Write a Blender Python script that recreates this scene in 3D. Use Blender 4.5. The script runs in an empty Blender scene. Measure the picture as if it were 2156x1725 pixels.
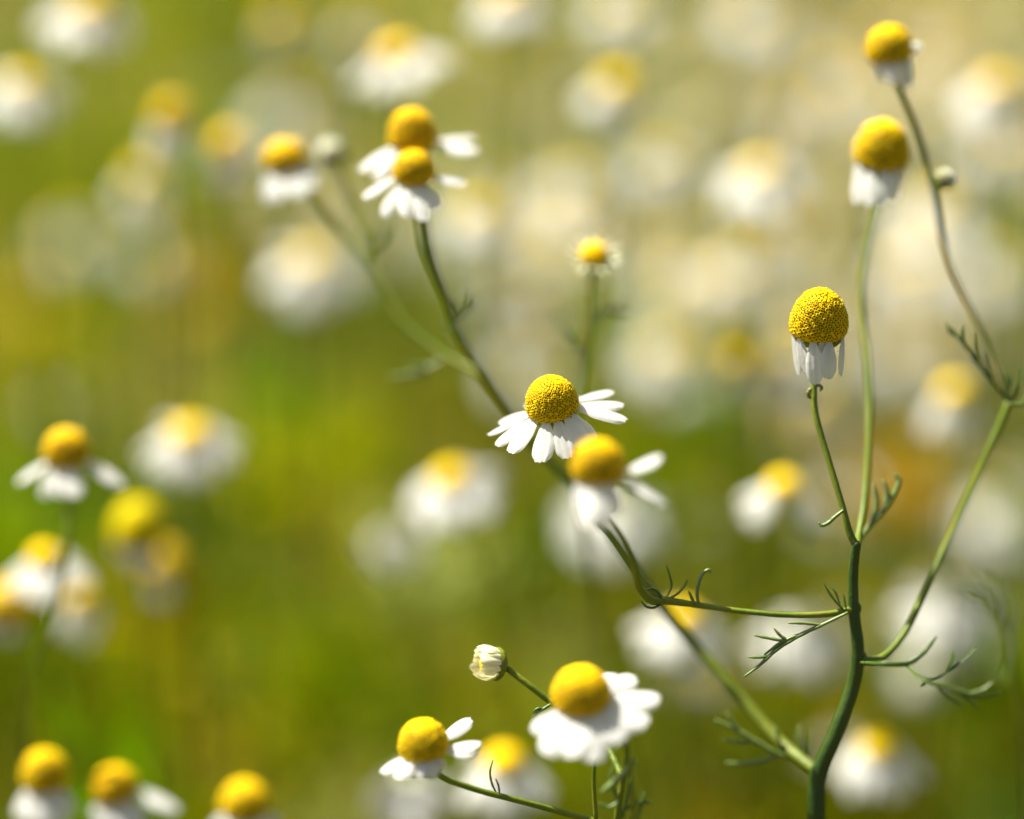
import bpy, math, random
import numpy as np
from mathutils import Vector, Matrix
random.seed(7); rng = np.random.default_rng(11)
S = bpy.context.scene; COL = S.collection
R_ = math.radians

# ------------------------------------------------------------------ camera, sky, sun, exposure
PITCH = R_(22.0); FOCUS = 0.45; FL = 100.0; SENS = 36.0
CAM = Vector((0, -FOCUS*math.cos(PITCH), 0.44+FOCUS*math.sin(PITCH)))
FWD = Vector((0, math.cos(PITCH), -math.sin(PITCH)))
UPV = Vector((0, math.sin(PITCH), math.cos(PITCH)))
cd = bpy.data.cameras.new('camera'); cam = bpy.data.objects.new('camera', cd); COL.objects.link(cam)
cam.location = CAM; cam.rotation_euler = (math.pi/2-PITCH, 0, 0)
cd.lens = FL; cd.sensor_width = SENS; cd.clip_start = 0.02; cd.clip_end = 300
cd.dof.use_dof = True; cd.dof.focus_distance = 0.4462; cd.dof.aperture_fstop = 2.6; cd.dof.aperture_blades = 0
S.camera = cam

SUN = Vector((-0.47, 0.34, 0.81)).normalized()
w = bpy.data.worlds.new('World'); S.world = w; w.use_nodes = True
nt = w.node_tree; bg = nt.nodes['Background']
sky = nt.nodes.new('ShaderNodeTexSky'); sky.sky_type = 'NISHITA'; sky.sun_disc = False
sky.sun_elevation = math.asin(SUN.z); sky.sun_rotation = math.atan2(SUN.x, SUN.y)
nt.links.new(sky.outputs[0], bg.inputs[0]); bg.inputs[1].default_value = 0.05; sky.dust_density = 4.0; sky.ozone_density = 0.6
sl = bpy.data.lights.new('sun', 'SUN'); so = bpy.data.objects.new('sun', sl); COL.objects.link(so)
sl.energy = 5.0; sl.angle = R_(0.53); sl.color = (1.0, 0.955, 0.83)
so.rotation_euler = SUN.to_track_quat('Z', 'Y').to_euler()
S.view_settings.view_transform = 'Standard'; S.view_settings.look = 'None'
S.view_settings.exposure = 1.6; S.view_settings.gamma = 1.0
S.cycles.max_bounces = 10; S.cycles.transmission_bounces = 6; S.cycles.diffuse_bounces = 5
S.cycles.use_denoising = True
S.cycles.caustics_reflective = False; S.cycles.caustics_refractive = False

# ------------------------------------------------------------------ materials
def mat(name, c1, c2, scale=60.0, rough=0.55, trans=0.0, tcol=None, spec=0.3, bump=0.0, bscale=900.0, c3=None):
    m = bpy.data.materials.new(name); m.use_nodes = True
    n = m.node_tree.nodes; l = m.node_tree.links
    p = n['Principled BSDF']; out = n['Material Output']
    geo = n.new('ShaderNodeNewGeometry')
    no = n.new('ShaderNodeTexNoise'); no.inputs['Scale'].default_value = scale; no.inputs['Detail'].default_value = 3
    l.new(geo.outputs['Position'], no.inputs['Vector'])
    cr = n.new('ShaderNodeValToRGB'); e = cr.color_ramp.elements
    e[0].position = 0.36; e[0].color = (*c1, 1); e[1].position = 0.64; e[1].color = (*c2, 1)
    if c3:
        x = cr.color_ramp.elements.new(0.5); x.color = (*c3, 1)
    l.new(no.outputs['Fac'], cr.inputs['Fac'])
    l.new(cr.outputs['Color'], p.inputs['Base Color'])
    p.inputs['Roughness'].default_value = rough; p.inputs['Specular IOR Level'].default_value = spec
    if bump:
        nb = n.new('ShaderNodeTexNoise'); nb.inputs['Scale'].default_value = bscale
        l.new(geo.outputs['Position'], nb.inputs['Vector'])
        b = n.new('ShaderNodeBump'); b.inputs['Strength'].default_value = bump; b.inputs['Distance'].default_value = 0.0004
        l.new(nb.outputs['Fac'], b.inputs['Height']); l.new(b.outputs['Normal'], p.inputs['Normal'])
    if trans:
        t = n.new('ShaderNodeBsdfTranslucent'); mx = n.new('ShaderNodeMixShader'); mx.inputs[0].default_value = trans
        if tcol: t.inputs['Color'].default_value = (*tcol, 1)
        else: l.new(cr.outputs['Color'], t.inputs['Color'])
        l.new(p.outputs[0], mx.inputs[1]); l.new(t.outputs[0], mx.inputs[2]); l.new(mx.outputs[0], out.inputs['Surface'])
    return m

M_PETAL = mat('petal_white', (.68,.68,.67), (.76,.76,.745), 180, .5, .50, (.82,.82,.70), .25, .25, 500)
M_CREAM = mat('bud_petal_cream', (.72,.72,.44), (.80,.80,.60), 300, .5, .3)
M_DISC = mat('disc_yellow', (.88,.58,.001), (.92,.67,.002), 700, .6, .12, (.85,.55,.0), .1)
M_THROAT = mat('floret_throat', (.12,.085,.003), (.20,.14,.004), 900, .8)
M_ORANGE = mat('disc_orange', (.90,.56,.001), (.93,.63,.002), 700, .6, .12, (.85,.5,.0), .1, .4, 1300)
M_DULL = mat('disc_dull', (.52,.41,.003), (.62,.50,.004), 500, .7, .1, (.6,.45,.0), .05, .5, 1300)
M_OLD = mat('disc_old', (.50,.31,.004), (.66,.44,.005), 400, .7, .08, (.7,.4,.0), .2, .9, 1300)
M_STEM = mat('stem_green', (.10,.145,.008), (.17,.19,.012), 130, .5, .15, (.16,.20,.006), .3, .3, 1500, (.13,.175,.008))
M_STEM_SHADE = mat('stem_shaded', (.018,.046,.003), (.036,.066,.004), 90, .45, .0, None, .35, .3, 1500)  # darker copy of the stem green: shade on the main stem put into colour
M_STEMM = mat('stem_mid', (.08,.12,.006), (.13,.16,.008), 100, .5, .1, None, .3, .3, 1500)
M_STEMR = mat('stem_reddish', (.10,.13,.012), (.19,.15,.05), 120, .45, .0, None, .35, .3, 1500)
M_LEAF = mat('leaf_green', (.05,.105,.012), (.10,.155,.02), 120, .4, .25, (.10,.17,.01), .45)
M_LEAFB = mat('leaf_pale', (.10,.17,.03), (.18,.23,.06), 60, .4, .3, (.14,.18,.01), .45)
M_SOIL = mat('soil', (.06,.05,.010), (.11,.085,.015), 30, .9, 0, None, .2, .8, 60)

# ------------------------------------------------------------------ helpers
def at(u, v, D=FOCUS):
    """a point that lies at depth D in front of the lens (u, v measured on a 2156 x 1725 print)"""
    k = SENS/FL/2156.0
    return CAM + D*(FWD + Vector((1,0,0))*((u-1078)*k) - UPV*((v-862.5)*k))
def px(D): return D*SENS/FL/2156.0
ORG = {}
class MB:
    def __init__(s): s.v = []; s.f = []; s.m = []
    def add(s, vs, fs, mi=0):
        o = len(s.v); s.v += [tuple(x) for x in vs]; s.f += [tuple(i+o for i in f) for f in fs]; s.m += [mi]*len(fs)
    def build(s, name, mats, parent=None, origin=None):
        if not isinstance(mats, (list, tuple)): mats = [mats]
        po = ORG[parent.name] if parent else Vector((0,0,0))
        origin = Vector(origin) if origin is not None else po
        a = np.array(s.v, dtype=np.float64) - np.array(origin)
        me = bpy.data.meshes.new(name); me.from_pydata(a.tolist(), [], s.f)
        for m in mats: me.materials.append(m)
        if any(s.m): me.polygons.foreach_set('material_index', s.m)
        me.polygons.foreach_set('use_smooth', [True]*len(s.f)); me.update()
        o = bpy.data.objects.new(name, me); COL.objects.link(o)
        o.location = origin-po; o.parent = parent; ORG[o.name] = origin
        return o
GROUP = 'chamomile plants in the meadow'
def plant(label, base, name='chamomile_plant', group=GROUP):
    o = bpy.data.objects.new(name, None); COL.objects.link(o); o.location = base; o.empty_display_size = .01
    o['label'] = label; o['category'] = 'chamomile'; o['group'] = group; ORG[o.name] = Vector(base)
    return o
def spline(pts, n=6):
    P = [Vector(p) for p in pts]
    if len(P) < 3: 
        return [P[0].lerp(P[-1], i/n) for i in range(n+1)]
    Q = [P[0]*2-P[1]]+P+[P[-1]*2-P[-2]]; out = []
    for i in range(1, len(Q)-2):                      # centripetal Catmull-Rom: no overshoot after long spans
        a,b,c,d = Q[i-1:i+3]
        t1 = max((b-a).length,1e-7)**.5; t2 = t1+max((c-b).length,1e-7)**.5; t3 = t2+max((d-c).length,1e-7)**.5
        for k in range(n):
            t = t1+(t2-t1)*k/n
            A1 = a*((t1-t)/t1)+b*(t/t1); A2 = b*((t2-t)/(t2-t1))+c*((t-t1)/(t2-t1)); A3 = c*((t3-t)/(t3-t2))+d*((t-t2)/(t3-t2))
            B1 = A1*((t2-t)/t2)+A2*(t/t2); B2 = A2*((t3-t)/(t3-t1))+A3*((t-t1)/(t3-t1))
            out.append(B1*((t2-t)/(t2-t1))+B2*((t-t1)/(t2-t1)))
    out.append(P[-1]); return out
def tube(mb, pts, r0, r1, sides=10, n=6, mi=0, ridge=0.0, wob=0.0, endround=True, radii=None, flat=1.0):
    P = spline(pts, n); N = len(P)
    T = [(P[min(i+1,N-1)]-P[max(i-1,0)]).normalized() for i in range(N)]
    ref = Vector((0.3,-1,0.2)); x = (ref-T[0]*ref.dot(T[0])).normalized()
    vs = []; ph = random.random()*6
    for i in range(N):
        x = (x-T[i]*x.dot(T[i])).normalized(); y = T[i].cross(x)
        t = i/(N-1); r = r0+(r1-r0)*t
        if radii: 
            q = t*(len(radii)-1); j = min(int(q), len(radii)-2); r = radii[j]+(radii[j+1]-radii[j])*(q-j)
        r *= 1+wob*math.sin(i*1.7+ph)
        for k in range(sides):
            a = 2*math.pi*k/sides; rr = r*(1+(ridge if k % 2 else -ridge))
            vs.append(P[i]+(x*math.cos(a)+y*math.sin(a)*flat)*rr)
    fs = [(i*sides+k, i*sides+(k+1)%sides, (i+1)*sides+(k+1)%sides, (i+1)*sides+k) for i in range(N-1) for k in range(sides)]
    rl = r1 if not radii else radii[-1]
    vs.append(P[-1]+T[-1]*rl*.8); e = len(vs)-1
    fs += [((N-1)*sides+k, (N-1)*sides+(k+1)%sides, e) for k in range(sides)]
    vs.append(P[0]); fs += [((k+1)%sides, k, e+1) for k in range(sides)]
    mb.add(vs, fs, mi)
def frame(a):
    a = Vector(a).normalized(); ref = Vector((1,0,0)) if abs(a.x) < .8 else Vector((0,1,0))
    x = (ref-a*ref.dot(a)).normalized(); return a, x, a.cross(x)
def lathe(mb, c, axis, prof, sides=20, mi=0, scal=0.0):
    a, x, y = frame(axis); vs = []; 
    for j, (r, z) in enumerate(prof):
        for k in range(sides):
            t = 2*math.pi*k/sides
            vs.append(c+a*(z+(scal*abs(math.sin(t*5)) if j == 0 else 0))+(x*math.cos(t)+y*math.sin(t))*r)
    fs = [(j*sides+k, j*sides+(k+1)%sides, (j+1)*sides+(k+1)%sides, (j+1)*sides+k) for j in range(len(prof)-1) for k in range(sides)]
    mb.add(vs, fs, mi)

EGG = [.95]
def dome_pt(R, H, th):          # profile of a chamomile cone: th -35..90 degrees
    z0 = .15*H
    if th >= 0: return R*math.cos(th)**EGG[0], z0+(H-z0)*math.sin(th)
    return R*math.cos(th), z0+.20*H*math.sin(th)/math.sin(R_(45))
def disc_mesh(c, axis, R, H, detail, seed=0):
    rnd = random.Random(seed); mb = MB(); a, x, y = frame(axis)
    nl = 14; prof = [dome_pt(R*(.95 if detail else 1), H*(.96 if detail else 1), R_(-45+135*i/nl)) for i in range(nl)]
    lathe(mb, c, axis, prof+[(R*.02, H*(.96 if detail else 1))], 26, 1 if detail else 0)
    if not detail:                # lumpy surface: many soft knobs
        nk = 110; rf = R*.16
        for i in range(nk):
            th = math.asin(min(.999, -.35+1.35*(i+.5)/nk)); ph = i*2.399963
            r, z = dome_pt(R, H, th); o = x*math.cos(ph)+y*math.sin(ph)
            p = c+a*z+o*r; n = (o*math.cos(th)*1.1+a*math.sin(th)).normalized(); _, e1, e2 = frame(n)
            vs = [p+n*rf*.55]+[p-n*rf*.1+(e1*math.cos(k*1.2566)+e2*math.sin(k*1.2566))*rf*.75 for k in range(5)]
            mb.add(vs, [(0, 1+k, 1+(k+1)%5) for k in range(5)], 0)
        return mb
    n = detail; 
    # equal-area distribution over the profile
    ths = [R_(-40+130*i/200) for i in range(201)]; cum = [0.0]
    for i in range(200):
        r0,z0 = dome_pt(R,H,ths[i]); r1,z1 = dome_pt(R,H,ths[i+1]); cum.append(cum[-1]+(r0+r1)/2*math.hypot(r1-r0,z1-z0))
    tot = cum[-1]; rf = math.sqrt(2*math.pi*tot/n/2.6)*.98; j = 0
    for i in range(n):
        q = tot*(i+.5)/n
        while cum[j+1] < q: j += 1
        th = ths[j]+(ths[j+1]-ths[j])*(q-cum[j])/(cum[j+1]-cum[j]); ph = i*2.399963
        r, z = dome_pt(R, H, th); r2, z2 = dome_pt(R, H, th+.02)
        o = x*math.cos(ph)+y*math.sin(ph)
        tt = (o*(r2-r)+a*(z2-z)).normalized(); side = a.cross(o); nn = tt.cross(side)
        if nn.dot(o*r+a*(z-.15*H)) < 0: nn = -nn
        nn = (nn + Vector((rnd.gauss(0,.07),rnd.gauss(0,.07),rnd.gauss(0,.07)))).normalized(); _, e1, e2 = frame(nn)
        p = c+o*r*.985+a*z; op = 1-max(0, min(1, (th-R_(38))/R_(30)))     # open florets below, buds near the top
        h = rf*(.70+.35*op+rnd.uniform(-.20,.30)); rr = rf*(.82+.16*op)*rnd.uniform(.92,1.05); rot = rnd.random()*6
        vs = []
        for ring, (q1, hz) in enumerate(((.62,-.3*rf),(1.0*rr/rf,h),(.70*rr/rf,h*1.02))):
            for k in range(6):
                t = rot+k*math.pi/3
                vs.append(p+(e1*math.cos(t)+e2*math.sin(t))*rf*q1*(.93 if ring else 1)+nn*hz)
        pit = h*(.15 if op > .5 else 1.12)
        vs.append(p+nn*pit)
        fo = [(k,(k+1)%6,6+(k+1)%6,6+k) for k in range(6)]+[(6+k,6+(k+1)%6,12+(k+1)%6,12+k) for k in range(6)]
        mb.add(vs, fo, 0); o0 = len(mb.v)-19
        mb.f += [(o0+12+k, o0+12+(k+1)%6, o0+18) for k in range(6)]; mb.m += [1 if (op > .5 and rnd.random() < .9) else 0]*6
    return mb

def petal_mesh(mb, b, d, nrm, L, W, curl=.25, cup=.12, nx=9, ny=11, rnd=random):
    d = d.normalized(); n = (nrm-d*nrm.dot(d)).normalized(); s_ = d.cross(n); vs = []
    tooth = rnd.uniform(.04,.085); tph = rnd.uniform(-.5,.5); tw = rnd.uniform(-.22,.22); gr = rnd.uniform(.035,.055)
    for j in range(ny):
        t = j/(ny-1)
        wd = W*.5*(.34+.66*math.sin(min(1,t/.62)*math.pi/2)) if t < .62 else W*.5*math.sqrt(max(0,1-((t-.62)/.46)**2.6))
        for i in range(nx):
            s = -1+2*i/(nx-1)
            ex = 1-.07*abs(s)**2.2-tooth*(.5+.5*math.cos(math.pi*3*s+math.pi+tph*.6))*(t**6)
            tt = t*ex; ang = curl*tt
            along = L*(tt-curl*curl*tt**3/6); down = L*curl*tt*tt/2
            z = W*(gr*math.cos(3.1*math.pi*s)*min(1,t*3)-cup*s*s*min(1,t*3))
            r = tw*t; sx, sz = s*wd*math.cos(r)-z*math.sin(r)*0, s*wd*math.sin(r)
            vs.append(b+d*along-n*down+s_*sx+n*(z+sz))
    mb.add(vs, [(j*nx+i, j*nx+i+1, (j+1)*nx+i+1, (j+1)*nx+i) for j in range(ny-1) for i in range(nx-1)])

def head_world(parent, c, axis, R, H, tips=(), auto=None, detail=0, dmat=None, seed=0, separate=True, stem_r=None, wmul=1.0, old=False):
    """flower_head (its green cup) > disc, petal; tips = (point, width) or auto = (n, droop, length, width, gap list)"""
    rnd = random.Random(seed*13+5); a, x, y = frame(axis)
    sr = stem_r or R*.16; mb = MB()
    lathe(mb, c, axis, [(R*.90,-.04*R),(R*.92,-.14*R),(R*.80,-.30*R),(R*.45,-.46*R),(sr*1.15,-.58*R),(sr*.9,-.75*R)], 20, 0, .05*R)
    hd = mb.build('flower_head', M_STEM, parent, c)
    dm = disc_mesh(c+a*(.02*R), axis, R, H, detail, seed)
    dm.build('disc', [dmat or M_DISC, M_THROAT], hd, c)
    P = []
    for tp in tips:
        tip, W = tp[0], tp[1]; rel = tip-c; rad = rel-a*rel.dot(a)
        if len(tp) > 2 and tp[2] is not None:
            q = R_(tp[2]); rad = x*math.cos(q)+y*math.sin(q)
        rad.normalize(); b = c+rad*R*.95+a*R*.02
        dd = tip-b; L = dd.length; cu = rnd.uniform(.15,.4)
        n0 = (a+rad); n0 = (n0-dd.normalized()*n0.dot(dd.normalized())).normalized()
        P.append((b, (dd+n0*L*cu*.5), a+rad, L*1.02, W, cu))
    if auto:
        n, droop, L, W, gaps = auto; off = rnd.random()*6.28
        for k in range(n):
            ph = off+2*math.pi*k/n+rnd.uniform(-.12,.12)
            rad = x*math.cos(ph)+y*math.sin(ph)
            if any(abs((math.degrees(ph)-g+180) % 360-180) < 22 for g in gaps): continue
            dr = R_(droop+rnd.uniform(-11,11)); d = rad*math.cos(dr)-a*math.sin(dr)+a.cross(rad)*rnd.uniform(-.12,.12)
            P.append((c+rad*R*.95+a*R*.02, d, a+rad, L*rnd.uniform(.85,1.08), W*rnd.uniform(.85,1.12), rnd.uniform(.1,.6)))
    ring = MB()
    for (b,d,n,L,W,cu) in P:
        if separate: mb = MB()
        else: mb = ring
        petal_mesh(mb, b, d, n, L, W*wmul, cu, rnd.uniform(.05,.16), 9 if separate else 5, 12 if separate else 7, rnd)
        if separate: mb.build('petal', M_PETAL, hd, b)
    if not separate and ring.v: ring.build('petal_ring', M_PETAL, hd, c)
    return hd
def head(parent, u, v, D, Rv, Hv, axis, tips=(), **k):
    s = px(D); c = at(u, v, D)
    T = [(at(t[0], t[1], D+t[2]*.001), t[3]*s)+tuple(t[4:5]) for t in tips]
    if k.get('auto'):
        n, dr, L, W, g = k['auto']; k['auto'] = (n, dr, L*s, W*s, g)
    return head_world(parent, c, axis, Rv*s, Hv*s, T, **k)

def uvd(pts, D0):
    return [at(p[0], p[1], p[2] if len(p) > 2 else D0) for p in pts]
def stem(parent, pts, D0, r0, r1, m=None, name='stem', extra=(), radii=None, ground=None, sides=12):
    P = uvd(pts, D0); s = px(D0); mb = MB()
    if ground is not None: P = [Vector(ground), Vector(ground).lerp(P[0], .55)+Vector((.004,.003,0))]+P
    tube(mb, P, r0*s, r1*s, sides, 7, 0, .05, .02, radii=[r*s for r in radii] if radii else None)
    return mb.build(name, m or M_STEM, parent, P[0])
def leaf(parent, D0, lobes, m=None, r=3.2):
    """one feathery leaf: first lobe is the midrib, the others its thread-like lobes"""
    s = px(D0); mb = MB()
    for i, l in enumerate(lobes):
        P = uvd(l, D0); q = r*s*(1.15 if i == 0 else 1)
        tube(mb, P, q, q*.35, 8, 6, 0, 0, .08, radii=[q*.75,q,q*1.05,q*.95,q*.5], flat=.7)
    return mb.build('leaf', m or M_LEAF, parent, uvd(lobes[0], D0)[0])
def feather(parent, p, d, L, n=9, r=.00035, m=None, seed=0, sides=4):
    rnd = random.Random(seed); d = Vector(d).normalized(); _, e1, e2 = frame(d); mb = MB()
    P = [p, p+d*L*.5+Vector((0,0,L*.10)), p+d*L+Vector((0,0,L*.02))]; tube(mb, P, r, r*.5, sides, 4)
    S_ = spline(P, 8)
    for i in range(n):
        q = S_[min(len(S_)-1, 3+int(i*13/n))]
        for sg in (-1, 1):
            o = (e1*sg*rnd.uniform(.6,1)+d*rnd.uniform(.4,1)+Vector((0,0,rnd.uniform(-.1,.7)))+e2*rnd.uniform(-.4,.4)).normalized()
            l = L*rnd.uniform(.14,.30)
            tube(mb, [q, q+o*l*.6+d*l*.05, q+o*l+d*l*.25+Vector((0,0,l*.2))], r*.9, r*.35, sides, 2)
    return mb.build('leaf', m or M_LEAFB, parent, p)
def bud(parent, u, v, D, r, axis, state=0, m=None, seed=0):
    """state 0 closed green-yellow button, 1 half-open with short cream petals"""
    s = px(D); c = at(u, v, D); R = r*s; a, x, y = frame(axis); rnd = random.Random(seed); mb = MB()
    lathe(mb, c, axis, [(R*.9,.05*R),(R*.98,-.15*R),(R*.85,-.35*R),(R*.5,-.58*R),(R*.2,-.72*R)] if state == 1 else [(R*.9,.05*R),(R*.98,-.15*R),(R*.85,-.5*R),(R*.5,-.75*R),(R*.2,-.95*R)], 18, 0, .12*R)
    hd = mb.build('flower_bud', M_STEM, parent, c)
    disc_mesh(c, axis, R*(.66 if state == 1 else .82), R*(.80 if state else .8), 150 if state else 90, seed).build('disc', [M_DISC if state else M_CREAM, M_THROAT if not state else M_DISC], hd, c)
    pm = MB(); n = 15
    for k in range(n):
        t = 2*math.pi*k/n; rad = x*math.cos(t)+y*math.sin(t)
        b = c+rad*R*.9; el = rnd.uniform(.7,1.7) if state == 1 else (rnd.uniform(.1,.7) if state == 2 else 1.2)
        d = a*el+rad*(.42 if state == 1 else (1 if state == 2 else -.7))
        petal_mesh(pm, b, d, a*-.4+rad if state == 1 else a-rad*.3, R*rnd.uniform(.8,1.15)*((.8,1.35,.95)[state]), R*(.4,.60,.24)[state], .85 if state != 2 else .1, .1, 5, 7, rnd)
    pm.build('petal_ring', m or M_CREAM, hd, c)
    return hd

# ------------------------------------------------------------------ ground and foliage mass
gb = MB(); NG = 40
gv = [((i/NG-.5)*120, (j/NG-.5)*120, 0) for j in range(NG+1) for i in range(NG+1)]
gb.add(gv, [(j*(NG+1)+i, j*(NG+1)+i+1, (j+1)*(NG+1)+i+1, (j+1)*(NG+1)+i) for j in range(NG) for i in range(NG)])
g = gb.build('ground', M_SOIL); g['kind'] = 'structure'; g['label'] = 'dark soil of the meadow under the chamomile'
def meadow(NT, per):
    """rounded tufts of thread leaves at many heights, each tuft fresh green, olive or yellowing, a few tinted pale as leaf sheen"""
    ty = .10+2.7*rng.random(NT)**1.2; tx = (rng.random(NT)-.5)*(.75+.75*ty)
    
    pc = int(NT/9); py = .11+2.6*rng.random(pc)**1.9; pxx = (rng.random(pc)-.5)*(.75+.75*py); pt = rng.uniform(.16,.33,pc); pk = rng.choice(7, pc, p=[.16,.17,.20,.15,.10,.05,.17]); pt = np.where(py < .36, rng.uniform(.22,.365,pc), rng.uniform(.22,.395,pc))
    ci = rng.integers(0,pc,NT); ty = py[ci]+.030*rng.standard_normal(NT); tx = pxx[ci]+.030*rng.standard_normal(NT)
    tz = pt[ci]*(1-.75*rng.random(NT)**1.6); tr = rng.uniform(.005,.014,NT)
    pal = np.array([(.085,.18,.0004),(.125,.19,.0004),(.165,.19,.0004),(.20,.19,.0004),(.27,.20,.0005),(.34,.20,.0005),(.035,.07,.0004)])
    tc = pal[np.where(rng.random(NT) < .45, np.minimum(pk[ci],6), rng.choice(7, NT, p=[.16,.17,.20,.15,.10,.05,.17]))]*rng.uniform(.6,1.3,(NT,1)); pale = rng.random(NT) < .02; tc[pale] = (.42,.46,.18)  # pale tufts: bright sheen on leaves painted in as a tint
    N = NT*per; ti = np.repeat(np.arange(NT), per)
    o = rng.standard_normal((N,3))*tr[ti][:,None]*np.array([.6,.6,.7])
    p0 = np.stack([tx,ty,tz],1)[ti]+o
    # thin stalks below each tuft
    st = rng.random(N) < .05; p0[st,2] = p0[st,2]*rng.random(st.sum())
    L = rng.uniform(.012,.034,N); wd = rng.uniform(.0006,.0016,N)
    az = rng.random(N)*6.283; el = np.where(st, rng.uniform(1.1,1.5,N), rng.uniform(-.1,1.3,N))
    d = np.stack([np.cos(az)*np.cos(el), np.sin(az)*np.cos(el), np.sin(el)], 1)
    az2 = az+rng.uniform(.6,2.5,N); d2 = np.stack([np.cos(az2)*np.cos(el*.6), np.sin(az2)*np.cos(el*.6), np.sin(el*.6)], 1)
    sd = np.cross(d, d2); sd /= np.linalg.norm(sd, axis=1)[:,None]
    vs = np.zeros((N,8,3))
    for k in range(4):
        t = k/3; c = p0+(d*(t-.3*t*t)+d2*(.3*t*t))*L[:,None]
        h = (wd*(1,1.1,.9,.25)[k]*.5)[:,None]
        vs[:,2*k] = c-sd*h; vs[:,2*k+1] = c+sd*h
    vs[:,:,2] = np.maximum(vs[:,:,2], .002)
    q = np.array([[0,1,3,2],[2,3,5,4],[4,5,7,6]]); f = (np.arange(N)[:,None,None]*8+q[None]).reshape(-1)
    me = bpy.data.meshes.new('meadow_foliage'); nv = N*8; nf = N*3
    me.vertices.add(nv); me.vertices.foreach_set('co', vs.reshape(-1)); me.loops.add(nf*4); me.loops.foreach_set('vertex_index', f.astype(np.int32))
    me.polygons.add(nf); me.polygons.foreach_set('loop_start', np.arange(nf, dtype=np.int32)*4)
    at_ = me.attributes.new('green_and_sheen', 'FLOAT_COLOR', 'POINT')
    at_.data.foreach_set('color', np.concatenate([np.repeat(tc[ti], 8, 0), np.ones((nv,1))], 1).astype(np.float32).reshape(-1))
    me.materials.append(M_FIELD); me.update(); me.validate()
    o = bpy.data.objects.new('meadow_foliage', me); COL.objects.link(o)
    o['kind'] = 'stuff'; o['label'] = 'feathery olive green foliage filling the meadow below the blooms'
def field_mat():
    m = bpy.data.materials.new('meadow_green'); m.use_nodes = True; n = m.node_tree.nodes; l = m.node_tree.links
    p = n['Principled BSDF']; a = n.new('ShaderNodeAttribute'); a.attribute_name = 'green_and_sheen'
    l.new(a.outputs['Color'], p.inputs['Base Color']); p.inputs['Roughness'].default_value = .7; p.inputs['Specular IOR Level'].default_value = .06
    v = n.new('ShaderNodeVectorMath'); v.operation = 'MULTIPLY'; v.inputs[1].default_value = (1.7,1.7,1.2); l.new(a.outputs['Color'], v.inputs[0])
    t = n.new('ShaderNodeBsdfTranslucent'); l.new(v.outputs[0], t.inputs['Color'])
    x = n.new('ShaderNodeMixShader'); x.inputs[0].default_value = .45
    l.new(p.outputs[0], x.inputs[1]); l.new(t.outputs[0], x.inputs[2]); l.new(x.outputs[0], n['Material Output'].inputs['Surface']); return m
M_FIELD = field_mat()
meadow(4800, 44)

# ------------------------------------------------------------------ the large plant in focus
mainb = at(1716, 1725, .452); mainb = Vector((mainb.x-.004, mainb.y+.012, 0))
P = plant('tall branching chamomile with a thick dark stem carrying the two sharply focused blooms', mainb)
mb = MB(); s = px(.45)
pts = [mainb, mainb.lerp(at(1718,1725,.456), .6)]+uvd([(1718,1725,.456),(1722,1640,.455),(1762,1540,.453),(1797,1440,.452),(1806,1375,.451),(1797,1280,.450),(1797,1200,.449),(1803,1148,.448)], .45)
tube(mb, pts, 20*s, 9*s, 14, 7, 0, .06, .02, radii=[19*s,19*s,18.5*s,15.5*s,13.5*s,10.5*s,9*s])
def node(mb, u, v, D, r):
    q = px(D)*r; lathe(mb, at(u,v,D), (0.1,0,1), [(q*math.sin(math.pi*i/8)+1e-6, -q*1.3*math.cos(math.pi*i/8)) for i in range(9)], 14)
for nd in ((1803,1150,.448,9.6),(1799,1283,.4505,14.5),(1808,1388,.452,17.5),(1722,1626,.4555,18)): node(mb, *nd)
mb.build('stem', M_STEM_SHADE, P, mainb)
def br(pts, D, r, m=None): return stem(P, pts, D, r[0], r[-1], m, 'branch', radii=r)
# branch to the centre pair
br([(1797,1283,.450),(1745,1293,.449),(1650,1295,.449),(1550,1286,.449),(1450,1272,.449),(1392,1264,.449)], .45, [8,7,6.5,6,6.5,9], M_STEM)
br([(1392,1265,.449),(1352,1222,.4495),(1290,1135,.45),(1255,1092,.451),(1228,1035,.452),(1207,970,.453),(1183,895,.4535)], .45, [9.5,7.5,6.5,6,5.5,5.5])
br([(1390,1268,.448),(1368,1262,.445),(1347,1238,.443),(1336,1195,.438),(1312,1142,.433),(1280,1085,.428),(1262,1040,.425)], .45, [9,8,7,6.5,6,6])
# branch to the bare heads on the upper side
br([(1803,1150,.448),(1790,1125,.448),(1775,1070,.448),(1742,960,.449),(1716,865,.450),(1714,810,.4505),(1720,738,.451)], .45, [8,7.5,6.5,6.5,6.5,6.5,8])
br([(1804,1150,.449),(1808,1128,.452),(1820,1060,.456),(1830,900,.461),(1827,760,.465),(1813,640,.468),(1826,520,.470),(1848,430,.471),(1853,375,.472)], .46, [8,7,7,7.5,7.5,6.5,6,6,7])
br([(1812,1392,.451),(1852,1388,.452),(1900,1340,.455),(1950,1240,.458),(2000,1130,.461),(2050,1020,.463),(2100,910,.463),(2126,848,.463)], .46, [10,9,7.5,7.5,7.5,8,9,10])
br([(2126,848,.463),(2112,815,.463),(2085,745,.464),(2045,655,.465),(2008,580,.466),(1985,510,.467),(1968,405,.468),(1953,345,.469),(1928,265,.470),(1893,180,.471),(1880,140,.472)], .46, [9,7.5,7,6.5,6.5,7,7.5,7.5,7.5,7.5,8], M_STEMR)
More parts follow.
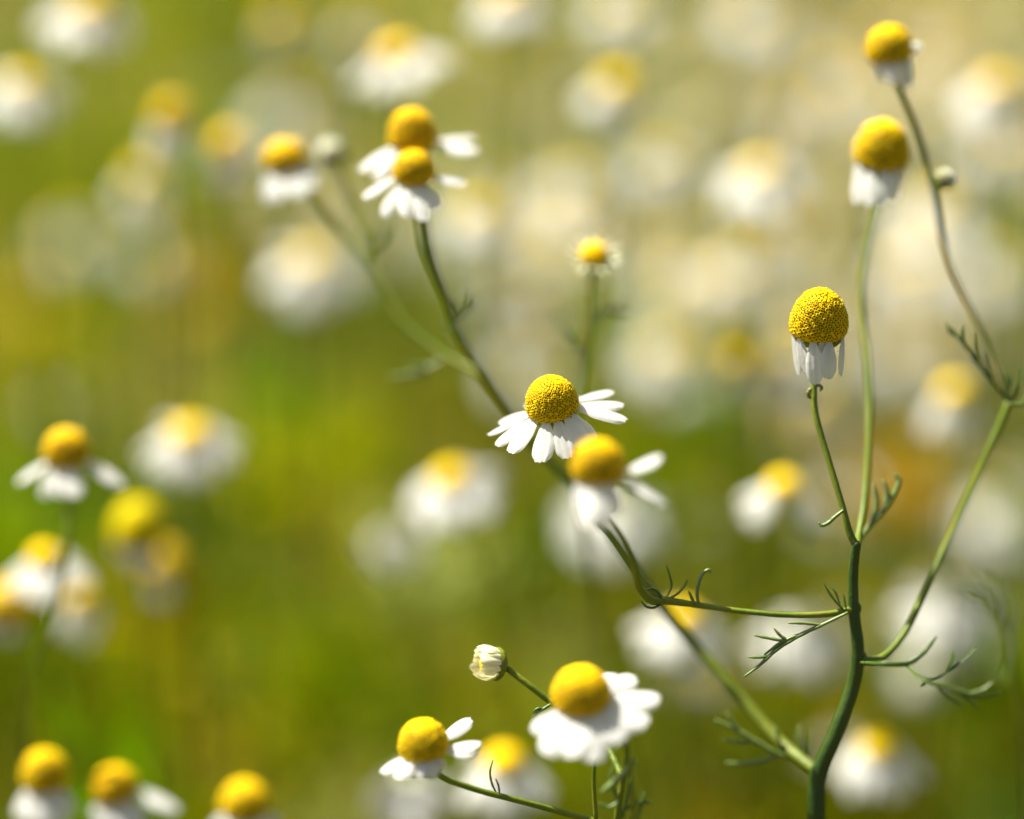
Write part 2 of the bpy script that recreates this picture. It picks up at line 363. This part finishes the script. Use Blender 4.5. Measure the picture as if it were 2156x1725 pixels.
# long branch leaning back to the left
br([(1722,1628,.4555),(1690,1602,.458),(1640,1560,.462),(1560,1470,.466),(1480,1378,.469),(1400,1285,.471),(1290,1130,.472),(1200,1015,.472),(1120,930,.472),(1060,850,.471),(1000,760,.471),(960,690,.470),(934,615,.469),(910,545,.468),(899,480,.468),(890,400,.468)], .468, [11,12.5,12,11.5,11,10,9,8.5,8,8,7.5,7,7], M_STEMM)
br([(945,648,.469),(925,605,.468),(890,520,.468),(882,470,.468),(874,405,.466)], .468, [6,6,5.5,6])
br([(1065,858,.471),(1010,790,.476),(930,745,.480),(850,680,.483),(800,600,.485),(768,548,.486),(718,488,.488),(665,420,.490),(625,360,.491)], .485, [7,6.5,6.5,7,7,7,7])
br([(778,545,.486),(772,490,.487),(740,430,.489),(708,350,.490)], .485, [5.5,5.5,6])

WH = dict(detail=560, seed=1)
# A : the sharp open bloom
head(P, 1166, 866, .450, 53, 76, (-.20,-.10,1), [
  (1026,916,2,27),(1043,938,-1.5,35),(1072,954,-4,42),(1136,975,-6,49),(1196,966,-6,44),(1238,946,-5,41),(1256,924,-3,35),
  (1321,884,-1,42),(1314,852,1.5,37),(1292,825,5,33),(1050,890,4,33),(1240,840,8,35),(1110,850,8,35),(1165,850,9,35)], detail=620, seed=1)
EGG[0] = 1.08
# C : the sharp bare cone with hanging petals
head(P, 1722, 702, .450, 58, 97, (.03,-.03,1), [
  (1682,793,-1,22,190),(1697,786,-2.6,28,218),(1717,811,-3.6,38,254),(1744,800,-3.6,37,290),(1771,794,-1.2,25,338),
  (1674,765,2,20,165),(1700,790,3,30,110),(1745,785,3,30,60),(1730,776,-1.6,28,273)], detail=640, seed=2)
EGG[0] = .95
# D, E : the two heads above it
head(P, 1854, 342, .471, 54, 88, (.06,-.04,1), [
  (1806,432,-3,33,205),(1832,436,-5,33,240),(1856,432,-5,33,275),(1882,424,-4,33,305),(1890,410,0,36,345),(1800,410,2,36,175),(1860,420,4,33,90)], detail=300, seed=3)
head(P, 1874, 118, .471, 47, 62, (-.16,-.05,1), [
  (1912,182,-3,33,285),(1890,176,-4,33,255),(1922,176,0,36,330),(1938,90,-5,24,350),(1875,165,-3,36,225),(1905,170,4,36,60)], detail=300, seed=4)
bud(P, 1990, 377, .467, 23, (.35,-.2,1), 0, seed=5)
mb = MB(); tube(mb, uvd([(1969,406,.468),(1978,398,.467),(1986,392,.467)], .467), 5*s, 4*s, 8); mb.build('bud_stalk', M_STEM, P, at(1969,406,.468))
# B : soft bloom in front of A
head(P, 1260, 1000, .424, 52, 76, (-.06,-.05,1), [
  (1394,962,-2,44),(1402,1062,-3,44),(1236,1110,-6,50,240),(1268,1112,-6,52,270),(1294,1085,-4,42,300),(1222,1085,-3,44,205),(1250,1095,4,44,100)], detail=300, dmat=M_ORANGE, seed=6)
# G (front) and F (behind) : the pair at the end of the long branch
head(P, 870, 372, .466, 41, 56, (.05,-.25,1), [
  (764,416,0,34),(806,458,-4,34),(854,458,-6,40),(893,466,-6,36),(924,440,-4,38),(982,386,0,36),(884,312,7,40),(850,320,8,30),(905,320,7,26)], detail=300, dmat=M_ORANGE, seed=7)
head(P, 869, 303, .474, 47, 74, (-.02,-.08,1), [
  (1008,318,-1,54),(1000,290,2,44),(758,360,-2,38),(790,378,-4,36),(900,370,-5,40),(850,375,-5,40)], detail=300, dmat=M_ORANGE, seed=8)
head(P, 600, 342, .492, 42, 42, (-.12,-.25,1), [
  (562,428,-3,38,215),(590,424,-5,36,245),(636,412,-6,44,280),(658,400,-5,44,310),(672,372,-2,34,345)], detail=200, dmat=M_ORANGE, seed=9)
bud(P, 697, 325, .491, 33, (-.25,-.35,1), 0, seed=10)

# thread leaves of the large plant
leaf(P, .449, [[(1393,1264),(1418,1257),(1437,1240),(1448,1221)],[(1404,1260),(1414,1235),(1410,1212),(1403,1190)]], r=3.2)
leaf(P, .4485, [[(1474,1276),(1468,1262),(1470,1232),(1481,1206),(1493,1200),(1496,1206)],[(1462,1272),(1456,1260),(1450,1246)]], M_LEAFB, r=4.6)
leaf(P, .4475, [[(1392,1262),(1386,1248),(1372,1240),(1360,1243)]], r=4)
leaf(P, .4465, [[(1392,1272),(1376,1280),(1360,1277),(1350,1266)]], r=3.2)
leaf(P, .446, [[(1785,1290),(1730,1316),(1680,1340),(1635,1368),(1600,1400),(1568,1424)],[(1660,1352),(1625,1345),(1588,1338)],[(1662,1350),(1645,1340),(1630,1324)],[(1625,1380),(1600,1384),(1576,1384)],[(1730,1316),(1690,1312),(1660,1312)],[(1700,1330),(1650,1350),(1610,1378)]], M_LEAFB, r=5)
leaf(P, .449, [[(1780,1288),(1762,1270),(1748,1252),(1734,1228)],[(1770,1280),(1760,1250),(1752,1238)],[(1782,1285),(1778,1265),(1775,1250)]], r=3)
leaf(P, .447, [[(1776,1074),(1758,1088),(1742,1102),(1730,1106),(1724,1100)]], M_LEAFB, r=5)
leaf(P, .456, [[(1806,1140),(1830,1108),(1862,1072),(1885,1035),(1893,1010),(1884,1000)],[(1835,1100),(1846,1060),(1838,1020)],[(1862,1072),(1868,1040),(1860,1012)]], M_LEAFB, r=7)
leaf(P, .439, [[(1812,1396,.449),(1860,1398),(1912,1396),(1948,1372),(1972,1342)],[(1905,1398),(1930,1420),(1962,1432),(2005,1410),(2056,1364)],[(1996,1414),(2006,1392),(2008,1372)],[(1940,1426),(1948,1440),(1940,1446)]], M_LEAF, r=5)
leaf(P, .434, [[(1905,1400,.44),(1950,1436),(2010,1452),(2066,1466),(2105,1458)],[(2010,1452),(2040,1470),(2060,1490)],[(2040,1460),(2070,1452),(2090,1436)],[(1975,1446),(2000,1470),(2030,1484)]], M_LEAFB, r=4.5)
leaf(P, .460, [[(2126,848),(2096,812),(2062,770),(2030,728),(1998,690)],[(2062,770),(2052,735),(2050,702)],[(2028,726),(2024,704),(2026,688)],[(2092,806),(2078,770),(2070,742)],[(2015,710),(2000,700),(1992,682)]], r=5)
leaf(P, .461, [[(2126,848),(2122,818),(2112,780)],[(2128,850),(2140,830),(2148,800),(2152,775)],[(2122,822),(2128,800),(2126,782)]], r=5)
leaf(P, .457, [[(2128,850),(2145,852),(2170,845),(2200,820)],[(2150,852),(2165,830),(2172,806)],[(2160,848),(2180,862),(2196,866)]], r=5)
leaf(P, .460, [[(1694,1604),(1640,1588),(1590,1560),(1548,1535),(1506,1516)],[(1640,1588),(1612,1600),(1570,1608),(1530,1606)],[(1590,1560),(1560,1562),(1525,1556)],[(1690,1600),(1684,1560),(1682,1530)],[(1660,1594),(1640,1560),(1632,1530)],[(1560,1542),(1540,1520),(1530,1500)]], M_LEAFB, r=6)
leaf(P, .462, [[(1700,1604),(1704,1570),(1706,1535)],[(1698,1602),(1690,1565),(1684,1545)]], r=4)
leaf(P, .468, [[(955,676),(976,660),(988,640),(990,614)],[(970,664),(960,645),(950,630)],[(982,652),(996,646),(1002,636)]], r=5)
leaf(P, .468, [[(962,690),(946,692),(932,682)]], r=4)
leaf(P, .486, [[(772,535),(796,518),(814,494),(820,466)],[(785,526),(782,505),(786,485)],[(806,506),(806,490),(800,478)]], r=5)
leaf(P, .480, [[(940,752),(900,776),(860,790),(820,792)],[(900,776),(880,772),(860,770)],[(870,786),(850,800),(836,806)],[(910,770),(890,792),(872,802)]], M_LEAFB, r=5)
leaf(P, .4505, [[(1714,822),(1706,820),(1701,827),(1704,836),(1712,838)],[(1716,814),(1724,811),(1730,817),(1727,823)]], M_STEMR, r=5)

# ------------------------------------------------------------------ single plants that can be picked out
def gbase(c, dx=0.0, dy=0.02): return Vector((c.x+dx, c.y+dy, 0))
def simple(label, u, v, D, Rv, Hv, axis, tips=(), auto=None, detail=0, dmat=None, lean=(0,.02), path=None, seed=0, separate=False, leaves=2, sr=6.5, sm=None):
    c = at(u, v, D); b = gbase(c, *lean); p = plant(label, b); s = px(D)
    a = Vector(axis).normalized(); e = c-a*(.45*Rv*s)
    mb = MB()
    if path: P_ = [b, b.lerp(at(*path[0]), .6)]+[at(*q) for q in path]+[e]
    else: P_ = [b, b.lerp(e,.45)+Vector((.006*math.sin(seed),.004*math.cos(seed),0)), b.lerp(e,.8)+Vector((lean[0]*.15,0,0)), e]
    tube(mb, P_, sr*1.35*s, sr*.8*s, 8, 6); mb.build('stem', sm or M_STEM, p, b)
    sp = spline(P_, 8)
    for k in range(leaves):
        q = sp[int(len(sp)*(.35+.38*k/max(1,leaves)))]; az = seed*2.1+k*2.4
        feather(p, q, (math.cos(az), math.sin(az), .5), random.uniform(.03,.05), 7, .0005, seed=seed*7+k)
    if auto: Rv *= .68; Hv *= .60; auto = (auto[0], auto[1], auto[2]*.90, auto[3]*.92, auto[4])
    head(p, u, v, D, Rv, Hv, axis, tips, auto=auto, detail=detail, dmat=dmat, seed=seed+20, separate=separate)
    return p
# J small young bloom behind the centre
Jp = plant('small half-open young bloom with tiny petals on a pale thin stalk', gbase(at(1210,900,.482), .05, .20))
stem(Jp, [(1212,900,.481),(1226,790,.480),(1242,700,.478),(1246,640,.477),(1250,560,.476)], .48, 8, 6, ground=gbase(at(1210,900,.482), .05, .20))
bud(Jp, 1251, 541, .476, 33, (.0,-.45,1), 2, M_CREAM, seed=31)
leaf(Jp, .477, [[(1244,690),(1270,662),(1300,650),(1330,632)],[(1270,662),(1282,640),(1290,628)],[(1285,656),(1310,662),(1326,658)]], M_LEAFB, r=5)
leaf(Jp, .479, [[(1234,745),(1212,720),(1194,700),(1182,682)],[(1212,720),(1206,700),(1210,688)],[(1222,732),(1200,730),(1184,722)]], M_LEAFB, r=5)
leaf(Jp, .478, [[(1246,690),(1262,640),(1270,600)]], M_LEAFB, r=4)
# K plump bloom low in the middle with the cream bud
Kb = gbase(at(1305,1725,.44), 0, .03)
K = plant('broad-petalled white bloom with fat orange dome low in the middle beside a cream bud', Kb)
stem(K, [(1300,1725,.442),(1312,1640,.440),(1318,1570,.437),(1290,1520,.434),(1240,1490,.433)], .438, 9, 6, ground=Kb)
head(K, 1224, 1474, .431, 57, 72, (-.06,-.22,1), [
  (1390,1470,-1,64),(1366,1524,-4,70),(1310,1562,-6,66),(1254,1604,-8,66),(1204,1596,-8,62),(1150,1592,-7,66),(1122,1544,-4,52),
  (1338,1424,4,62),(1296,1418,7,50)], detail=300, dmat=M_ORANGE, seed=41)
stem(K, [(1312,1640,.441),(1270,1560,.446),(1215,1510,.448),(1160,1478,.449),(1110,1440,.449),(1068,1408,.4495)], .447, 7, 7, name='branch')
bud(K, 1042, 1398, .4495, 37, (-.85,-.35,.28), 1, seed=42)
stem(K, [(1330,1725,.436),(1335,1690,.434),(1325,1610,.432),(1322,1565,.431)], .434, 5, 4, name='branch')
stem(K, [(1255,1725,.445),(1250,1650,.444),(1252,1600,.443)], .444, 5, 4, name='branch')
leaf(K, .434, [[(1336,1600),(1318,1625),(1295,1645),(1266,1668)]], M_LEAFB, r=9)
leaf(K, .437, [[(1312,1725),(1300,1680),(1285,1640),(1296,1600)],[(1312,1720),(1322,1680),(1326,1640)],[(1300,1690),(1280,1700),(1262,1690)],[(1340,1725),(1352,1690),(1356,1670)],[(1318,1705),(1345,1690),(1372,1690)]], r=5)
leaf(K, .447, [[(1160,1482),(1145,1492),(1130,1502),(1120,1512)],[(1145,1492),(1132,1492),(1122,1500)]], r=4)
# L ragged bloom with its stalk lying to the right
Lb = gbase(at(1640,2100,.47), .004, .01)
Lp = plant('ragged bloom low in the middle with few petals and stalk slanting away right', Lb)
stem(Lp, [(1600,2100,.47),(1540,1900,.458),(1450,1800,.452),(1330,1752,.449),(1200,1715,.447),(1100,1688,.445),(1000,1662,.443),(930,1634,.441),(905,1608,.440)], .445, 8, 6.5, ground=Lb)
head(Lp, 893, 1580, .438, 49, 66, (-.10,-.05,1), [
  (802,1628,-3,46),(836,1640,-5,40),(1012,1566,-1,46),(990,1512,5,44),(1004,1588,-2,36),(880,1640,-4,40,255),(905,1640,-4,40,285),(925,1625,-2,40,310)], detail=300, seed=43)
leaf(Lp, .444, [[(1046,1672),(1036,1650),(1032,1625),(1038,1600)],[(1052,1674),(1050,1655),(1044,1640)]], r=3)
# left side
simple('nodding open bloom at left with drooping petals above a tufted pale bloom', 143, 966, .484, 44, 62, (-.05,-.08,1), [
  (36,1016,-1,38),(122,1048,-5,44),(160,1050,-6,44),(262,1024,-2,48),(88,1050,-3,30)], detail=200, dmat=M_ORANGE,
  lean=(-.01,.02), path=[(60,1450,.49),(120,1280,.485),(140,1150,.48)], seed=51, separate=True, leaves=0)
simple('softly blurred white bloom at the left edge below the nodding open one', 95, 1180, .512, 48, 55, (-.05,-.15,1), auto=(13,30,95,42,()), dmat=M_ORANGE, seed=52)
simple('yellow dome with grey petals folded under it right of the left-edge blooms', 293, 1136, .523, 56, 86, (.02,-.03,1), [
  (258,1178,-2,40,210),(288,1200,-4,46,255),(318,1192,-4,40,300)], dmat=M_DULL, seed=53, leaves=1)
simple('faded yellow head half hidden behind the yellow dome at left', 342, 1205, .56, 44, 58, (.2,.05,1), [(322,1262,-2,40,230),(350,1268,-4,40,280)], dmat=M_OLD, seed=54, leaves=1)
simple('orange brown head cut off by the left edge of the picture', 12, 1290, .52, 55, 66, (.1,-.1,1), [(-20,1350,-3,44,230),(30,1352,-3,44,290)], dmat=M_OLD, seed=55, leaves=1)
simple('dim ochre head low in the dark foliage below the yellow dome', 410, 1440, .74, 50, 66, (0,-.1,1), [(400,1500,-2,40,260)], dmat=M_OLD, seed=76)
simple('golden smear of a cone at the far left edge above the nodding bloom', 75, 690, .82, 56, 66, (0,-.1,1), [(60,740,-2,40,250)], dmat=M_OLD, seed=77)
simple('ochre smear of a cone in the left field between large cream bloom and nodding bloom', 425, 665, .84, 58, 60, (.2,-.1,1), [(420,720,-2,40,250)], dmat=M_OLD, seed=78)
simple('yellow green smear of a cone right of the white heart-shaped bloom', 580, 1055, .80, 50, 66, (0,-.1,1), [(580,1110,-2,40,250)], seed=79)
simple('withered ochre head with pinkish petals under the left-edge blooms', 170, 1270, .54, 45, 45, (.2,-.2,1), auto=(8,60,80,40,()), dmat=M_OLD, seed=56)
simple('white heart-shaped blur of a bloom beside the nodding one at left', 400, 920, .54, 56, 50, (.0,-.28,1), auto=(14,26,95,48,()), dmat=M_DISC, seed=57)
simple('bare cone with hanging petals in the bottom left corner', 97, 1648, .488, 44, 70, (-.02,-.03,1), [
  (32,1720,-2,44),(58,1738,-4,44),(95,1742,-5,44),(130,1738,-4,44),(150,1715,-2,40),(100,1720,4,40)], detail=200, seed=58, separate=True, leaves=0)
simple('tilted orange cone at bottom left with one long petal out to the right', 245, 1672, .490, 43, 58, (-.12,-.05,1), [
  (376,1706,-1,40),(360,1690,3,36),(190,1730,-2,44),(220,1748,-4,44),(262,1748,-5,44),(300,1738,-4,44)], detail=200, dmat=M_ORANGE, seed=59, separate=True, leaves=0)
simple('yellow cone rising over the bottom edge left of the ragged bloom', 515, 1706, .492, 46, 62, (.03,-.08,1), [
  (450,1745,-2,44),(480,1765,-4,44),(520,1770,-5,44),(560,1760,-4,44),(585,1740,-2,40)], detail=200, seed=60, separate=True, leaves=0)
# middle and right, behind the large plant
SP = simple
SP('white blur of a full bloom left of the sharp bloom', 950, 1012, .54, 52, 46, (-.18,-.30,1), auto=(14,24,105,50,()), seed=61, lean=(.05,.09))
SP('pale round bud-like blur under the white full bloom left of centre', 830, 1150, .57, 46, 40, (0,-.3,1), auto=(12,15,40,36,()), dmat=M_CREAM, seed=62, lean=(.05,.10))
SP('pale ghostly bloom behind the two centre blooms', 1285, 1090, .60, 46, 40, (0,-.3,1), auto=(15,15,95,50,()), dmat=M_CREAM, seed=63, lean=(.07,.12))
SP('yellow and white bloom between the sharp bloom and the bare cone stalk', 1650, 1032, .522, 50, 56, (.12,-.12,1), auto=(11,42,100,50,(270,)), seed=64)
SP('white blur under the slanting branch right of the centre junction', 1440, 1305, .53, 48, 45, (.1,-.2,1), auto=(13,35,110,52,()), seed=65)
SP('dim white blur behind the feathery leaf left of the dark stem', 1690, 1320, .56, 46, 42, (0,-.25,1), auto=(13,30,115,52,()), dmat=M_CREAM, seed=66)
SP('white bloom with gold dome in the lower right beside the dark stem', 1850, 1580, .522, 52, 54, (-.08,-.2,1), auto=(12,38,105,48,()), seed=67)
SP('yellow blur of a cone beside the right edge above the leafy fork', 2010, 840, .55, 50, 64, (.05,-.05,1), auto=(9,62,95,46,()), seed=68)
SP('pale blur at the right edge under the leafy fork', 2100, 1090, .66, 46, 40, (0,-.25,1), auto=(14,25,100,50,()), dmat=M_CREAM, seed=69)
SP('cream blur behind the curled leaf at right', 2000, 1275, .58, 46, 42, (-.1,-.25,1), auto=(14,30,115,52,()), dmat=M_CREAM, seed=70)
SP('small bright white blur low at right under the forked thread leaf', 1945, 1410, .60, 34, 30, (0,-.2,1), auto=(10,45,60,40,()), dmat=M_CREAM, seed=71)
SP('gold dome and white skirt blurred behind the ragged bloom', 1062, 1612, .515, 58, 62, (0,-.12,1), auto=(13,40,110,50,()), dmat=M_ORANGE, seed=72)
SP('dim white blur left behind the ragged bloom', 860, 1650, .54, 46, 40, (-.1,-.2,1), auto=(13,35,95,46,()), dmat=M_CREAM, seed=73)
# upper field
UP = [
 ('white bloom with gold top in the upper left corner', 190, 22, .565, 56, 50, (.12,-.2,1), (14,30,125,50,()), M_ORANGE),
 ('white bloom cut by the left edge near the top', 50, 180, .57, 46, 40, (.15,-.25,1), (13,28,115,50,()), M_CREAM),
 ('bright white bloom at the top edge left of the middle', 1068, 0, .56, 46, 40, (-.05,-.2,1), (14,25,105,50,()), M_ORANGE),
 ('dim white bloom at the top edge right of the middle', 1312, 10, .62, 46, 40, (0,-.25,1), (14,25,100,50,()), M_CREAM),
 ('long white bloom tilted upwards above the twin blooms', 838, 118, .55, 54, 46, (-.28,-.12,1), (13,28,120,52,(120,)), M_ORANGE),
 ('round white bloom with gold patch to its right, right of the twin blooms', 1300, 190, .57, 54, 60, (.25,-.15,1), (12,45,105,50,(20,)), M_DISC),
 ('tall gold cone blurred in the upper left field', 362, 262, .55, 58, 90, (.1,0,1), (7,68,110,50,(0,)), M_OLD),
 ('gold cone over grey white petals left of the small side bloom', 482, 320, .55, 46, 80, (.12,-.05,1), (9,70,110,48,()), M_ORANGE),
 ('small gold blur near the top left of the middle', 590, 50, .61, 44, 50, (0,-.1,1), (7,60,70,40,()), M_ORANGE),
 ('wide bright white bloom right of the middle in the upper field', 1605, 365, .575, 50, 44, (0,-.25,1), (15,22,125,54,()), M_CREAM),
 ('dim round white bloom left of the wide bright one', 1395, 335, .64, 48, 42, (0,-.25,1), (14,28,105,50,()), M_CREAM),
 ('white bloom with ochre top near the upper right edge', 2100, 190, .57, 52, 56, (.2,-.15,1), (13,42,120,52,()), M_ORANGE),
 ('large white cluster bloom behind the two upper right stalks', 1975, 440, .64, 52, 44, (0,-.25,1), (15,20,140,56,()), M_CREAM),
 ('white bloom low behind the two upper right stalks', 1930, 560, .66, 52, 44, (.1,-.25,1), (15,25,130,56,()), M_CREAM),
 ('large cream bloom behind the long branch left of centre', 655, 555, .59, 52, 46, (.1,-.3,1), (15,24,130,56,()), M_CREAM),
 ('round cream bloom right of the twin blooms stalk', 1010, 450, .59, 48, 42, (0,-.3,1), (15,24,100,50,()), M_CREAM),
 ('pale bloom above the small young bloom', 1210, 395, .68, 48, 42, (0,-.3,1), (14,24,100,50,()), M_CREAM),
 ('white blur with gold edge left of the bare cone', 1640, 770, .57, 44, 60, (-.25,-.1,1), (10,60,110,50,()), M_DISC),
 ('gold smear between the young bloom and the bare cone', 1545, 775, .565, 38, 56, (-.1,-.05,1), (6,70,60,40,()), M_ORANGE),
 ('pale bloom just right of the young bloom stalk', 1400, 740, .64, 46, 40, (0,-.25,1), (14,28,105,50,()), M_CREAM),
 ('pale bloom above the bare cone', 1560, 560, .66, 46, 40, (0,-.25,1), (14,28,105,50,()), M_CREAM),
 ('pale bloom above and left of the bare cone', 1430, 590, .69, 46, 40, (0,-.25,1), (14,28,105,50,()), M_CREAM),
 ('gold topped bloom left of the upper right stalks', 1650, 480, .67, 50, 56, (.2,-.1,1), (11,50,100,50,()), M_ORANGE),
 ('ochre blur high between the middle and the upper right stalks', 1660, 250, .66, 50, 60, (0,-.1,1), (8,60,80,46,()), M_OLD),
 ('cream bloom below the twin blooms right of their stalk', 1090, 650, .66, 48, 42, (0,-.3,1), (14,25,105,50,()), M_CREAM),
 ('pale bloom left of the young bloom stalk', 1110, 770, .68, 48, 42, (0,-.3,1), (14,25,105,50,()), M_CREAM),
 ('dim cream bloom in the left field below the gold cones', 300, 380, .60, 46, 50, (0,-.15,1), (9,55,110,48,()), M_CREAM),
 ('faint pale bloom far left in the dark foliage', 150, 490, .66, 44, 40, (0,-.25,1), (12,35,100,46,()), M_CREAM),
 ('faint grey bloom left of the large cream bloom', 330, 520, .66, 44, 40, (0,-.25,1), (12,35,100,46,()), M_CREAM),
 ('faint small bloom low at far left above the nodding bloom', 130, 830, .64, 42, 40, (0,-.25,1), (11,45,80,42,()), M_CREAM),
 ('white bloom at the right edge below the ochre topped one', 2120, 300, .66, 48, 42, (0,-.25,1), (14,30,110,50,()), M_CREAM),
 ('pale bloom at the right edge behind the kinked stalk', 2090, 560, .68, 48, 42, (0,-.25,1), (14,26,110,50,()), M_CREAM),
 ('grey white blur between the bare cone and the kinked stalk', 1930, 740, .70, 48, 42, (0,-.25,1), (14,26,110,50,()), M_CREAM),
 ('pale bloom near the top between the upper right head and the middle', 1750, 170, .68, 46, 40, (0,-.25,1), (14,26,100,50,()), M_CREAM),
 ('cream bloom at the top edge left of the upper right head', 1600, 30, .68, 48, 42, (0,-.25,1), (14,26,110,50,()), M_CREAM),
 ('ochre blur at the top above the long tilted white bloom', 770, 60, .66, 52, 56, (0,-.1,1), (8,55,80,46,()), M_OLD),
 ('cream bloom above the small side bloom', 620, 225, .66, 48, 42, (.1,-.25,1), (14,30,120,52,()), M_CREAM),
]
for i, (lab,u,v,D,Rv,Hv,ax,au,dm) in enumerate(UP):
    if D >= .635: D += (.06 if u < 700 else -.01); au = (11,)+au[1:]
    SP(lab, u, v, D, Rv*.62/max(D,.55)*.92, Hv*.62/max(D,.55)*.92, ax, auto=(au[0],au[1],au[2]*.80,au[3]*.85,au[4]), dmat=dm if dm is not M_CREAM else M_DISC, seed=80+i, leaves=1)
# curled leaf plant at right
Cb = gbase(at(2130,1500,.435), .01, .02)
Cp = plant('blurred curling leafy shoot without a bloom at the right edge', Cb)
stem(Cp, [(2150,1560,.422),(2140,1480,.420),(2128,1390,.418)], .42, 7, 5, ground=Cb)
leaf(Cp, .412, [[(2110,1440),(2128,1380),(2118,1320),(2085,1270),(2040,1215)],[(2090,1275),(2085,1240),(2080,1215)],[(2112,1310),(2110,1265),(2100,1230)],[(2122,1335),(2140,1290),(2140,1250)],[(2070,1250),(2050,1250),(2030,1230)]], M_LEAFB, r=6)

# ------------------------------------------------------------------ unnamed rest of the bloom mass: copies of a few plants
FILL = 'blooms lost in the blur of the far meadow'
def proto(k):
    b = Vector((0,0,0)); p = plant('chamomile in the far meadow blurred into a pale haze of blooms', b, group=FILL)
    rnd = random.Random(300+k); H0 = rnd.uniform(.33,.37); mb = MB(); tops = []
    tube(mb, [b, Vector((.004,.003,H0*.35)), Vector((0,.006,H0*.62))], .0016, .0011, 7, 4)
    for j in range(4):
        az = j*1.57+rnd.random(); q = Vector((.035*math.cos(az), .035*math.sin(az), H0*rnd.uniform(.9,1.08)))
        tube(mb, [Vector((0,.006,H0*(.5+.04*j))), Vector((q.x*.7,q.y*.7,H0*.78)), q-Vector((0,0,.002))], .0008, .0005, 6, 4); tops.append(q)
    mb.build('stem', M_STEM, p, b)
    for j, q in enumerate(tops):
        R = rnd.uniform(.0032,.0042); t = (0,1,0,2,0,1,3,0)[(j*3+k) % 8]; ax = (rnd.uniform(-.35,.35),rnd.uniform(-.35,.15),1)
        au = [(13,20,.0078,.0034,()),(10,35,.0075,.0034,(rnd.uniform(0,360),)),(7,65,.0065,.0032,()),(14,-25,.0045,.0024,())][t]
        head_world(p, q, ax, R*(.7 if t == 3 else 1), R*(.9,1.1,1.6,.6)[t], (), au, 0, (M_DISC,M_ORANGE,M_OLD,M_DISC)[t], 400+k*9+j, False)
    for j in range(3): feather(p, Vector((0,.004,H0*(.3+.15*j))), (math.cos(j*2.2+k), math.sin(j*2.2+k), .6), .05, 8, .0006, seed=k*5+j)
    return p
def copy_tree(o, parent=None):
    c = o.copy(); COL.objects.link(c); c.parent = parent
    for ch in kids[o.name]: copy_tree(ch, c)
    return c
PR = [proto(k) for k in range(6)]
kids = {o.name: list(o.children) for o in bpy.data.objects}
spots = []; rr = random.Random(5); tries = 0
while len(spots) < 56 and tries < 9000:
    tries += 1
    y = rr.uniform(.20, .68); x = rr.uniform(-.17-.22*y, .17+.22*y)
    # the left half keeps open green gaps, blooms stand denser to the right and far back
    dens = .10+.36*min(1,max(0,(y-.22)/.3))+4.2*x/(.6+y)
    if rr.random() > dens: continue
    if all((x-a)**2+(y-b)**2 >.034**2 for a, b in spots): spots.append((x, y))
for i, (x, y) in enumerate(spots):
    o = PR[i] if i < len(PR) else copy_tree(PR[i % len(PR)])
    o.location = (x, y, 0); o.rotation_euler = (0, 0, rr.uniform(0, 6.28)); k = rr.uniform(.84,1.10); o.scale = (k,k,k)
